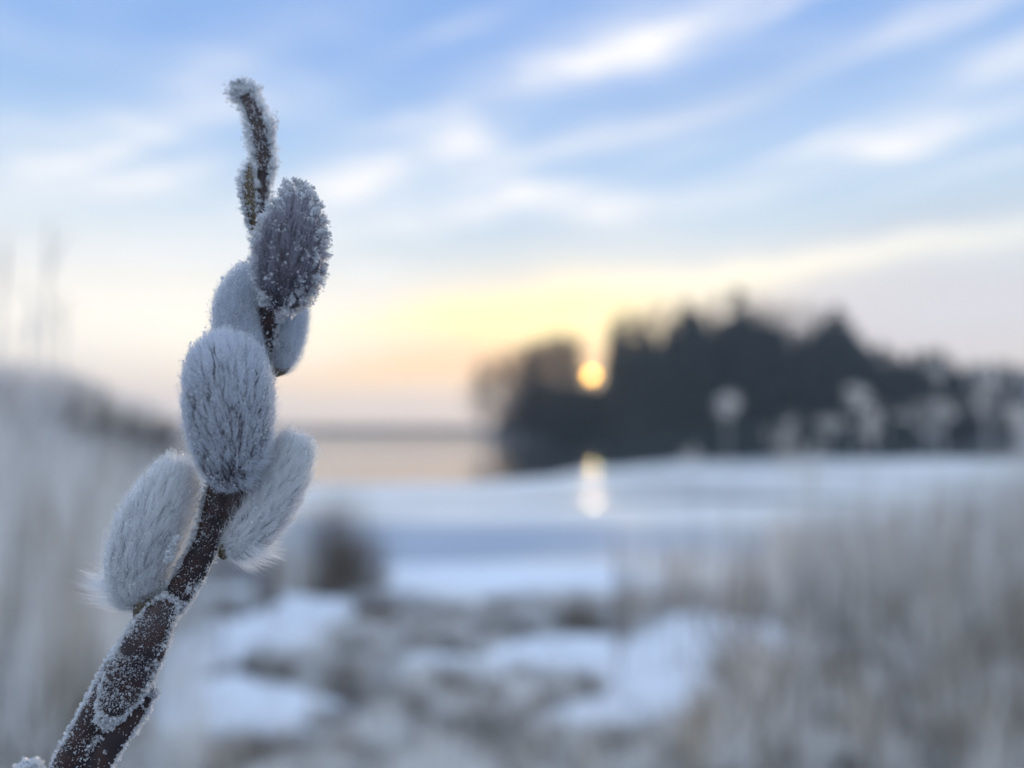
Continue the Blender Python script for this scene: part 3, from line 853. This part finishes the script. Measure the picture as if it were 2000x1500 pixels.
def catmull(P, n):
    P = np.asarray(P, float)
    Q = np.vstack([2 * P[0] - P[1], P, 2 * P[-1] - P[-2]])
    t = np.linspace(0, len(P) - 1, n)
    i = np.clip(t.astype(int), 0, len(P) - 2); f = (t - i)[:, None]
    a, b, c, d = Q[i], Q[i + 1], Q[i + 2], Q[i + 3]
    return .5 * ((2 * b) + (c - a) * f + (2 * a - 5 * b + 4 * c - d) * f ** 2 + (3 * b - a - 3 * c + d) * f ** 3)

class Body:
    """a round body swept along a curved axis; used for stems, buds, scales and catkins"""
    def __init__(self, axis, radii, n=60, flat=1.0, ref=FWD, tpow=None):
        A = catmull([np.append(a, r) for a, r in zip(axis, radii)], n)
        self.C, self.r = A[:, :3], np.maximum(A[:, 3], 1e-6)
        self.T = unit(np.gradient(self.C, axis=0))
        self.W = unit(ref - (self.T @ ref)[:, None] * self.T)       # roughly away from the lens
        self.U = np.cross(self.T, self.W)
        self.flat = flat
        self.n = n
        self.len = np.linalg.norm(np.diff(self.C, axis=0), axis=1).sum()
    def at(self, t, phi):
        """phi 0 faces away from the lens, pi towards it"""
        f = t * (self.n - 1); i = np.clip(f.astype(int), 0, self.n - 2); w = (f - i)[:, None]
        g = lambda q: q[i] * (1 - w) + q[i + 1] * w
        r = (self.r[i] * (1 - w[:, 0]) + self.r[i + 1] * w[:, 0])[:, None]
        T, Wv, U = unit(g(self.T)), unit(g(self.W)), unit(g(self.U))
        Nn = np.cos(phi)[:, None] * Wv * self.flat + np.sin(phi)[:, None] * U
        slope = (np.gradient(self.r) / (self.len / (self.n - 1)))
        s = (slope[i] * (1 - w[:, 0]) + slope[i + 1] * w[:, 0])[:, None]
        Nn2 = unit(unit(np.cos(phi)[:, None] * Wv / max(self.flat, .3) + np.sin(phi)[:, None] * U) - np.clip(s, -2.5, 2.5) * T)
        return g(self.C) + r * Nn, Nn2, T, r[:, 0]
    def mesh(self, name, mat, nv=28, bump=0.0, bscale=900, closed=True):
        t = np.linspace(0, 1, self.n); ph = np.arange(nv) / nv * 2 * math.pi
        tt, pp = np.meshgrid(t, ph, indexing='ij')
        P, Nn, _, _ = self.at(tt.ravel(), pp.ravel())
        if bump:
            P = P + Nn * (vnoise(P, bscale, 7) * bump)[:, None]
        F = grid_faces(self.n, nv)
        V = np.vstack([P, self.C[0], self.C[-1]])
        a = np.arange(nv); b = (a + 1) % nv; k = len(P)
        F = np.vstack([np.stack([F[:, 0], F[:, 1], F[:, 2]], 1), np.stack([F[:, 0], F[:, 2], F[:, 3]], 1),
                       np.stack([b, a, np.full(nv, k)], 1), np.stack([a + (self.n - 1) * nv, b + (self.n - 1) * nv, np.full(nv, k + 1)], 1)])
        return mesh_np(name, local(V), F, mat, True)
    def sample(self, n, t0=0.0, t1=1.0, p0=0.0, p1=2 * math.pi):
        w = np.interp(np.linspace(t0, t1, 400), np.linspace(0, 1, self.n), self.r) + 2e-5
        c = np.cumsum(w); c = (c - c[0]) / (c[-1] - c[0])
        t = np.interp(rng.random(n), c, np.linspace(t0, t1, 400))
        phi = rng.uniform(p0, p1, n)
        P, Nn, T, r = self.at(t, phi)
        return t, phi, P, Nn, T, r

def frost_on(body, n, size, t0=0, t1=1, patch=0.35, rimy=0.0, lift=.0, thick=0.0, p0=0.0, p1=2 * math.pi, sidebias=0.0, face_thin=0.0):
    """hoar grains: denser in patches; rimy>0 piles grains into knobbly crusts; face_thin clears the side facing the lens"""
    t, phi, P, Nn, T, r = body.sample(n, t0, t1, p0, p1)
    q = vnoise(P, 1600, 9) * .6 + vnoise(P, 5000, 4) * .4
    keep = rng.random(len(P)) < np.clip(.75 + q / max(patch, .05) * .35, .05, 1)
    if face_thin > 0:
        facing = np.clip(-(Nn @ FWD), 0, 1)
        keep &= rng.random(len(P)) < 1 - face_thin * smooth(.35, .85, facing)
    if sidebias:
        sd = Nn @ RIGHT * sidebias
        keep &= rng.random(len(P)) < np.clip(.55 + .5 * sd, .08, 1)
    P, Nn = P[keep], Nn[keep]
    s = size * rng.lognormal(0, .35, len(P))
    off = s * .5
    out = [crystals(P + Nn * off[:, None], s, Nn)]
    if rimy > 0:
        m = int(len(P) * .33)
        idx = rng.choice(len(P), m, replace=False)
        kn = np.clip(vnoise(P[idx], 3200, 12) + .45, 0, 1.5)
        for lay in range(1, 4):
            hgt = thick * kn * lay / 3
            o = P[idx] + Nn[idx] * hgt[:, None] + rand_unit(m) * size * 1.2
            out.append(crystals(o, size * rng.lognormal(0, .3, m) * np.where(kn > .05, 1, .3), Nn[idx] + .3 * rand_unit(m)))
    return join(*out)

def needles_on(body, n, length, t0=0, t1=1, width=.00006, edge=.95):
    """feathery ice needles standing off the rims of a body"""
    t, phi, P, Nn, T, r = body.sample(n, t0, t1)
    facing = np.abs(Nn @ FWD)
    q = vnoise(P, 3000, 31)
    keep = (rng.random(len(P)) < 1 - edge * smooth(.3, .75, facing)) & (q > -.45)
    P, Nn, T, q = P[keep], Nn[keep], T[keep], q[keep]
    k = len(P)
    L_ = length * rng.uniform(.35, 1.1, k) * (1 + .5 * q)
    d = unit(Nn + rand_unit(k) * .5 + T * .25)
    side = unit(np.cross(d, FWD) + rand_unit(k) * .5)
    P0 = P[:, None] + d[:, None] * (L_[:, None, None] * np.array([0, .5, 1.0])[None, :, None])
    main = strips(P0, width * rng.uniform(.7, 1.5, k), side, np.array([.7, 1, 0]))
    # side barbs
    m2 = P0[:, 1]
    out = [main]
    for sg in (-1, 1):
        e = unit(d + side * sg * .9)
        B = np.stack([m2, m2 + e * (L_ * .25)[:, None], m2 + e * (L_ * .45)[:, None]], 1)
        out.append(strips(B, width * .8 * np.ones(k), unit(np.cross(e, FWD)), np.array([.7, .9, 0])))
    return join(*out)

def add_frost(parent, vf):
    V, F = vf
    return link('hoar_frost', mesh_np('hoar_frost', local(V), F, M_FROST), parent, kind='stuff')

# stem
stem_pts = [(92, 1585, 0), (146, 1490, 0), (196, 1395, .3), (246, 1300, .5), (300, 1215, .5), (358, 1145, .5), (408, 1050, .8), (433, 960, 1.5), (465, 860, 4.0), (500, 760, 5.0), (517, 690, 4.8),
            (524, 630, 4.2), (524, 540, 4.0), (510, 460, 4.2), (508, 400, 4.6), (516, 330, 5.0)]
stem_r = [38, 36, 34, 32, 28, 26, 25, 27, 25, 20, 17, 20, 17, 13, 14, 13]
stem = Body([bp(*p) for p in stem_pts], [r * PXM * (1 + p[2] / 80) for r, p in zip(stem_r, stem_pts)], 160)
so = link('stem', stem.mesh('stem', M_BARK, 30, .00006, 1500), branch)
add_frost(so, join(needles_on(stem, 9000, .00055, 0, .66), needles_on(stem, 3500, .0009, .66, 1), frost_on(stem, 30000, .00006, 0, .66, face_thin=.5), frost_on(stem, 4500, .00013, .08, .62, rimy=1, thick=.00035, p0=.9 , p1=2.2, face_thin=.3),
                   frost_on(stem, 7000, .00011, .62, 1, rimy=1, thick=.0006, face_thin=.97), frost_on(stem, 3500, .00012, 0, .35, rimy=1, thick=.0004, p0=3.6, p1=5.6)))

# shoot at the very top, bending over, with its crust of rime
shoot_pts = [(514, 345, 5.0), (514, 300, 5.2), (508, 255, 5.6), (494, 215, 6.2), (478, 183, 6.8), (467, 160, 7.2)]
shoot = Body([bp(*p) for p in shoot_pts], [r * PXM * 1.07 for r in (13, 15, 16, 15, 12, 5)], 70, .8)
o = link('leaf_bud', shoot.mesh('leaf_bud', M_SCALE, 22, .00004, 1500), branch, label='curved dark shoot tip under thick rime')
add_frost(o, join(needles_on(shoot, 4500, .0011), frost_on(shoot, 9000, .00011, 0, 1, rimy=1, thick=.001, face_thin=.99), frost_on(shoot, 2600, .00011, .74, .97, rimy=1, thick=.0005), frost_on(shoot, 900, .00006)))
sb = Body([bp(*p) for p in ((497, 450, 3.8), (488, 400, 3.6), (486, 355, 3.6), (489, 318, 3.9))], [r * PXM for r in (6, 12, 11, 3)], 50, .8)
o = link('leaf_bud', sb.mesh('leaf_bud', M_SCALE_BROWN, 20, .00003), branch, label='small brown leaf bud rimed on one side')
add_frost(o, join(needles_on(sb, 1800, .0009), frost_on(sb, 4500, .00011, 0, 1, rimy=1, thick=.0007, sidebias=-2.8, face_thin=.8), frost_on(sb, 260, .0001)))

# large closed bud lying on the lower stem, its rim white
b1_pts = [(202, 1412, -1.2), (230, 1362, -1.6), (264, 1298, -2.0), (294, 1235, -2.0), (322, 1186, -1.4), (334, 1164, -.9)]
b1 = Body([bp(*p) for p in b1_pts], [r * PXM * .98 for r in (12, 36, 44, 38, 24, 8)], 70, .75)
o = link('leaf_bud', b1.mesh('leaf_bud', M_SCALE, 28, .00005, 1500), branch, label='large closed dark bud on the lower stem')
add_frost(o, join(needles_on(b1, 3200, .00045), frost_on(b1, 9000, .00007, patch=.2, sidebias=-1.6), frost_on(b1, 14000, .00005, face_thin=.3), frost_on(b1, 2600, .00011, rimy=1, thick=.0003, face_thin=.93), frost_on(b1, 700, .00017, .86, 1, rimy=1, thick=.0004),
                  frost_on(b1, 600, .00015, .0, .14, rimy=1, thick=.0003)))
b2_pts = [(140, 1585, -1.0), (190, 1495, -.9), (236, 1425, -.6), (276, 1375, -.2), (302, 1345, 0)]
b2 = Body([bp(*p) for p in b2_pts], [r * PXM for r in (26, 25, 23, 16, 4)], 60, .5)
o = link('leaf_bud', b2.mesh('leaf_bud', M_SCALE, 24, .00003), branch, label='narrow black bud with a bare smooth face, edged in white')
add_frost(o, join(needles_on(b2, 3000, .0006), frost_on(b2, 5000, .00012, rimy=1, thick=.00035, face_thin=.97), frost_on(b2, 400, .00017, .9, 1, rimy=1, thick=.0004)))

# catkins
def catkin(axis, radii, nhair, hair=(.0011, .0018), lift=.42, flat=1.0, clumps=260, clump_amt=.5, frost=3000, fsize=.00006, flare=0, flare_dir=None, label=None,
           core=.80, width=.000036, core_mat=None, fur_mat=None, gaps=0.0, rime=0, rime_size=.00013, rime_thick=.0005, scale=None, flare_n=260, glue=None, edge_fringe=0, smooth_tip=1.0):
    rad = [r * PXM * (1 + a[2] / 80) * core for r, a in zip(radii, axis)]
    B = Body([bp(*a) for a in axis], rad, 70, flat)
    o = link('catkin', B.mesh('catkin', core_mat or (M_CORE if gaps > .6 else M_CORE_PALE), 32, .00008, 1200), branch)
    if label: o['label'] = label
    t, phi, P, Nn, T, r = B.sample(nhair, .0, .995)
    side_on = -(Nn @ FWD) < .5
    if gaps > 0:   # the tufts part and show the dark core, most of all towards the base
        q = vnoise(np.stack([np.cos(phi) * 2.2, np.sin(phi) * 2.2, t * 2.0], 1), 2.6, 3) * .6 + vnoise(np.stack([np.cos(phi) * 5, np.sin(phi) * 5, t * 5], 1), 2.6, 8) * .5
        keep = q > (-1.2 + gaps * 1.1 * (1 - smooth(.25, .8, t)) )
        keep |= rng.random(len(t)) < (.22 if gaps < .9 else .1)
        keep |= side_on & (rng.random(len(t)) < .8)
        t, phi, P, Nn, T, r = (a[keep] for a in (t, phi, P, Nn, T, r))
    n = len(P)
    ln = rng.uniform(*hair, n) * (1 + .25 * vnoise(P, 2500, 3))
    lf = lift * (1 + .5 * rng.normal(size=n) * .35) * (1 + .5 * (1 - smooth(.0, .25, t)))
    d0 = unit(T * 1.0 + Nn * lf[:, None] * 1.5 + rand_unit(n) * .12)
    d1 = unit(T * 1.0 + Nn * lf[:, None] * .35 + rand_unit(n) * .16 + np.array([0, 0, -.03]))
    p1 = P + d0 * (ln * .5)[:, None]
    tip = p1 + d1 * (ln * .5)[:, None]
    # gather the tips into tufts
    ci = rng.choice(n, clumps, replace=False)
    best = np.zeros(n, int); bd = np.full(n, 1e9)
    for k in range(0, clumps, 64):
        dd = ((P[:, None, :] - P[ci[k:k + 64]][None]) ** 2).sum(-1)
        j = dd.argmin(1); v = dd[np.arange(n), j]
        m_ = v < bd
        best[m_] = k + j[m_]; bd[m_] = v[m_]
    am = (clump_amt * rng.uniform(.5, 1, n))[:, None]
    tgt = tip[ci][best]
    shift = tgt - tip
    lim = np.linalg.norm(shift, axis=1, keepdims=True)
    shift = shift * np.minimum(1, .0011 / np.maximum(lim, 1e-9))
    tip = tip + shift * am
    p1 = p1 + shift * am * .35
    side = unit(np.cross(T, Nn) + rand_unit(n) * .5)
    sets = [strips(np.stack([P - Nn * .0001, p1, tip], 1), rng.uniform(.7, 1.3, n) * width, side, np.array([1, .8, 0]))]
    if flare:
        # long loose hairs fanning out at the base
        tf, pf, Pf, Nf, Tf, _ = B.sample(flare_n * 3, .0, .24)
        fd = np.array(flare_dir[0] * RIGHT + flare_dir[1] * UP + flare_dir[2] * FWD)
        w_ = (Nf @ unit(fd)); sel = np.argsort(-w_)[:flare_n]
        Pf, Nf, Tf = Pf[sel], Nf[sel], Tf[sel]
        dF = unit(unit(fd) * 1.2 + Nf * .5 + Tf * .3 + rand_unit(len(sel)) * .26)
        lF = flare * MM * rng.uniform(.35, 1.0, len(sel))[:, None]
        q1 = Pf + dF * lF * .5; q2 = q1 + unit(dF + Tf * .28) * lF * .5
        sets.append(strips(np.stack([Pf, q1, q2], 1), rng.uniform(.7, 1.3, len(sel)) * width * 1.7, unit(np.cross(dF, FWD)), np.array([1, .7, 0])))
    # the short nap that stands off the surface and catches the light from behind
    k = 5200
    ts, ps, Ps, Ns, Ts, _ = B.sample(k, .0, .99)
    thick = np.mean(hair) * .55
    ds = unit(Ns * .8 + Ts * .75 + rand_unit(k) * .35); ls = rng.uniform(.5, 1.25, k)[:, None] * np.mean(hair)
    b0 = Ps + Ns * thick * .35
    sets.append(strips(np.stack([b0, b0 + ds * ls * .5, b0 + ds * ls * .85 + Ts * ls * .2], 1), rng.uniform(.5, 1.0, k) * width, unit(np.cross(ds, FWD) + rand_unit(k) * .2), np.array([1, .75, 0])))
    fz = (b0 + ds * ls * .85 + Ts * ls * .2)[:k // 3]
    # a few stray long hairs
    k = 40
    ts, ps, Ps, Ns, Ts, _ = B.sample(k, .1, .95)
    ds = unit(Ns * .9 + Ts * .5 + rand_unit(k) * .3); ls = rng.uniform(.8, 1.9, k)[:, None] * MM
    sets.append(strips(np.stack([Ps, Ps + ds * ls * .6, Ps + ds * ls + Ts * ls * .3], 1), np.full(k, width * .7), unit(np.cross(ds, FWD)), np.array([1, .7, 0])))
    link('fur', mesh_np('fur', *(lambda q: (local(q[0]), q[1]))(join(*sets)), fur_mat or M_FUR), o, kind='stuff')
    # frost: fine grains caught on the hair tips, plus rime where asked
    idx = rng.choice(n, min(frost, n), replace=False)
    fr = [crystals(tip[idx] + rand_unit(len(idx)) * .00004, fsize * rng.lognormal(0, .4, len(idx)), Nn[idx])]
    fr.append(crystals(fz, fsize * .8 * rng.lognormal(0, .4, len(fz)), rand_unit(len(fz))))
    if rime:
        w_ = 1 - smooth(.2, .7, -(Nn @ FWD)) * .97          # the side towards the lens is barer
        w_ = np.maximum(w_, smooth(.58, .85, t))
        knob = np.clip(vnoise(P, 2600, 6) + .55, 0, 1.4)
        ii = np.nonzero(rng.random(n) < w_)[0]
        ii = rng.choice(ii, min(rime, len(ii)), replace=False)
        for lay in range(3):
            pos = tip[ii] + Nn[ii] * (rime_thick * knob[ii] * (lay / 2.0))[:, None] + rand_unit(len(ii)) * rime_size * 1.1
            fr.append(crystals(pos, rime_size * rng.lognormal(0, .3, len(ii)), Nn[ii]))
    link('hoar_frost', mesh_np('hoar_frost', *(lambda q: (local(q[0]), q[1]))(join(*fr)), M_FROST), o, kind='stuff')
    return B, o

# 1: the main catkin, facing the lens
catkin([(462, 945, -.6), (452, 905, -2.0), (450, 850, -2.6), (448, 780, -2.6), (445, 722, -2.0), (441, 686, -1.4), (439, 668, -1.0)],
       [30, 68, 90, 96, 84, 56, 8], 42000, hair=(.0009, .0016), clumps=900, clump_amt=.6, frost=9000, fsize=.00005, gaps=.95, fur_mat=M_FUR_GREY, flare=2.0, flare_dir=(.9, -.25, 0), flare_n=130,
       label='large upright catkin in front of the stem, fur parted in dark streaks near its base')
# 2: the upper catkin, crusted with rime
catkin([(546, 592, -1.5), (554, 566, -2.6), (564, 520, -3.2), (572, 460, -3.2), (579, 418, -2.4), (583, 394, -1.8), (584, 384, -1.6)],
       [30, 60, 75, 66, 42, 22, 6], 14000, hair=(.0009, .0015), clumps=210, clump_amt=.8, frost=1700, fsize=.00006, gaps=1.3, fur_mat=M_FUR_PURPLE, rime=8500, rime_size=.00008, rime_thick=.00055, flare=1.2, flare_dir=(1, -.1, 0), flare_n=60, core=.76,
       label='uppermost catkin, egg-shaped and crusted with knobbly rime round a dark middle')
# 3: behind, left of the stem
catkin([(500, 735, 3.2), (480, 690, 3.8), (468, 630, 4.2), (472, 580, 4.4), (486, 545, 4.4), (494, 525, 4.4)],
       [18, 50, 54, 46, 28, 6], 22000, hair=(.0008, .0013), clumps=500, clump_amt=.4, frost=5000, fsize=.00006, fur_mat=M_FUR_GREY, label='catkin half hidden behind the main one, on the left of the stem')
# 4: behind, right of the stem, seen from its smooth side
catkin([(538, 728, 5.2), (553, 705, 5.6), (564, 665, 6.0), (572, 620, 6.2), (576, 580, 6.2)],
       [8, 25, 32, 30, 20], 14000, hair=(.0006, .0011), clumps=120, clump_amt=.3, frost=2200, fsize=.00005, lift=.25, fur_mat=M_FUR_GREY, label='small smooth grey catkin behind the stem under the uppermost one')
# 5: lower left
catkin([(285, 1180, 1.0), (270, 1150, .6), (275, 1090, 0), (300, 1020, -.2), (328, 965, 0), (344, 928, .3), (350, 912, .5)],
       [20, 54, 66, 68, 54, 32, 8], 36000, hair=(.0011, .0021), clumps=800, clump_amt=.6, frost=8000, fsize=.00005, gaps=.5, flare=4.6, flare_dir=(-1, .12, -.1), flare_n=420,
       label='pale catkin leaning away on the left of the stem, long hairs fanning at its base')
# 6: lower right
catkin([(442, 1072, 1.6), (470, 1055, 1.4), (512, 1005, 1.6), (545, 945, 2.0), (564, 898, 2.4), (573, 876, 2.6), (577, 864, 2.6)],
       [14, 42, 54, 52, 42, 26, 6], 32000, hair=(.0011, .0022), clumps=600, clump_amt=.62, frost=6000, fsize=.00005, gaps=.5, flare=3.8, flare_dir=(.75, -.5, -.1), flare_n=420,
       label='slanting catkin on the right of the stem, combed fur brushed white at its lower edge')

# scales that held the lower catkins, and the little collars at their bases
def scale_part(axis, radii, mat, label=None, flat=.45, frost=0, fs=.0001):
    B = Body([bp(*a) for a in axis], [r * PXM for r in radii], 40, flat)
    o = link('bud_scale', B.mesh('bud_scale', mat, 20, .00003), branch)
    if label: o['label'] = label
    if frost: add_frost(o, frost_on(B, frost, fs, rimy=1, thick=.0003, face_thin=.8))
    return o
scale_part([(440, 1060, .9), (455, 1010, .5), (478, 965, .6), (500, 930, 1.0)], [10, 28, 30, 8], M_SCALE, 'dark purple cupped scale under the slanting catkin')
scale_part([(432, 1088, 1.0), (444, 1072, .6), (462, 1060, .8)], [8, 15, 5], M_SCALE_BROWN, 'greenish brown collar at the base of the slanting catkin')
scale_part([(276, 1205, .6), (280, 1182, -.4), (292, 1160, 0)], [16, 18, 8], M_SCALE_BROWN, 'greenish brown collar at the base of the pale leaning catkin', .8, 420)
scale_part([(536, 732, 4.6), (552, 716, 5.4), (570, 690, 6.4)], [8, 15, 5], M_SCALE_BROWN, 'thin brown scale closing the foot of the small smooth catkin', .6)
# chip of ice caught in the fur of the lower left catkin
pc = bp(337, 1072, -4.6)
q = np.stack([pc + UP * u * .0012 + RIGHT * u * .0005 for u in rng.uniform(-1, 1, 160)]) + rng.normal(size=(160, 3)) * .00018
link('ice_flake', mesh_np('ice_flake', *(lambda a: (local(a[0]), a[1]))(crystals(q, .00016 * rng.lognormal(0, .3, 160), np.tile(-FWD, (160, 1)))), M_FROST), branch, kind='stuff')

# another twig whose iced tip just shows at the lower edge
tb = Body([at(40, 1680, .086), at(52, 1560, .086), at(58, 1500, .086)], [.0009, .0009, .0010], 30)
tw = link('iced_twig', None, loc=tuple(at(58, 1500, .086)), label='tip of a second twig capped with white ice, at the foot of the willow branch', category='twig')
bpy.context.view_layer.update()
BINV = np.array(tw.matrix_world.inverted())
o = link('stem', tb.mesh('twig_stem', M_BARK, 16, .00004), tw)
V, F = frost_on(tb, 1600, .00022, .5, 1, rimy=1, thick=.0004)
cap = tb.C[-1] + rand_unit(500) * np.array([.0011, .0011, .0006]) * rng.random((500, 1)) ** .33 + UP * .0002
V, F = join((V, F), crystals(cap, .0003 * rng.lognormal(0, .25, 500), rand_unit(500)))
link('ice_cap', mesh_np('ice_cap', local(V), F, M_FROST), tw, kind='stuff')

# ------------------------------------------------------------------ air
HAZE_DENSITY = 0.0008
m, n, l = new_mat('haze_air')
out = n.new('ShaderNodeOutputMaterial'); pv = n.new('ShaderNodeVolumePrincipled')
pv.inputs['Color'].default_value = (.86, .92, 1.0, 1); pv.inputs['Density'].default_value = HAZE_DENSITY; pv.inputs['Anisotropy'].default_value = .2
l.new(pv.outputs[0], out.inputs['Volume'])
hx, z0, z1 = 1505, -2.0, 70.0
Vb = [(x, y, z) for z in (z0, z1) for y in (-hx, hx) for x in (-hx, hx)]
me = bpy.data.meshes.new('haze'); me.from_pydata(Vb, [], [(0, 2, 3, 1), (4, 5, 7, 6), (0, 1, 5, 4), (2, 6, 7, 3), (0, 4, 6, 2), (1, 3, 7, 5)]); me.materials.append(m)
link('haze', me, kind='stuff')
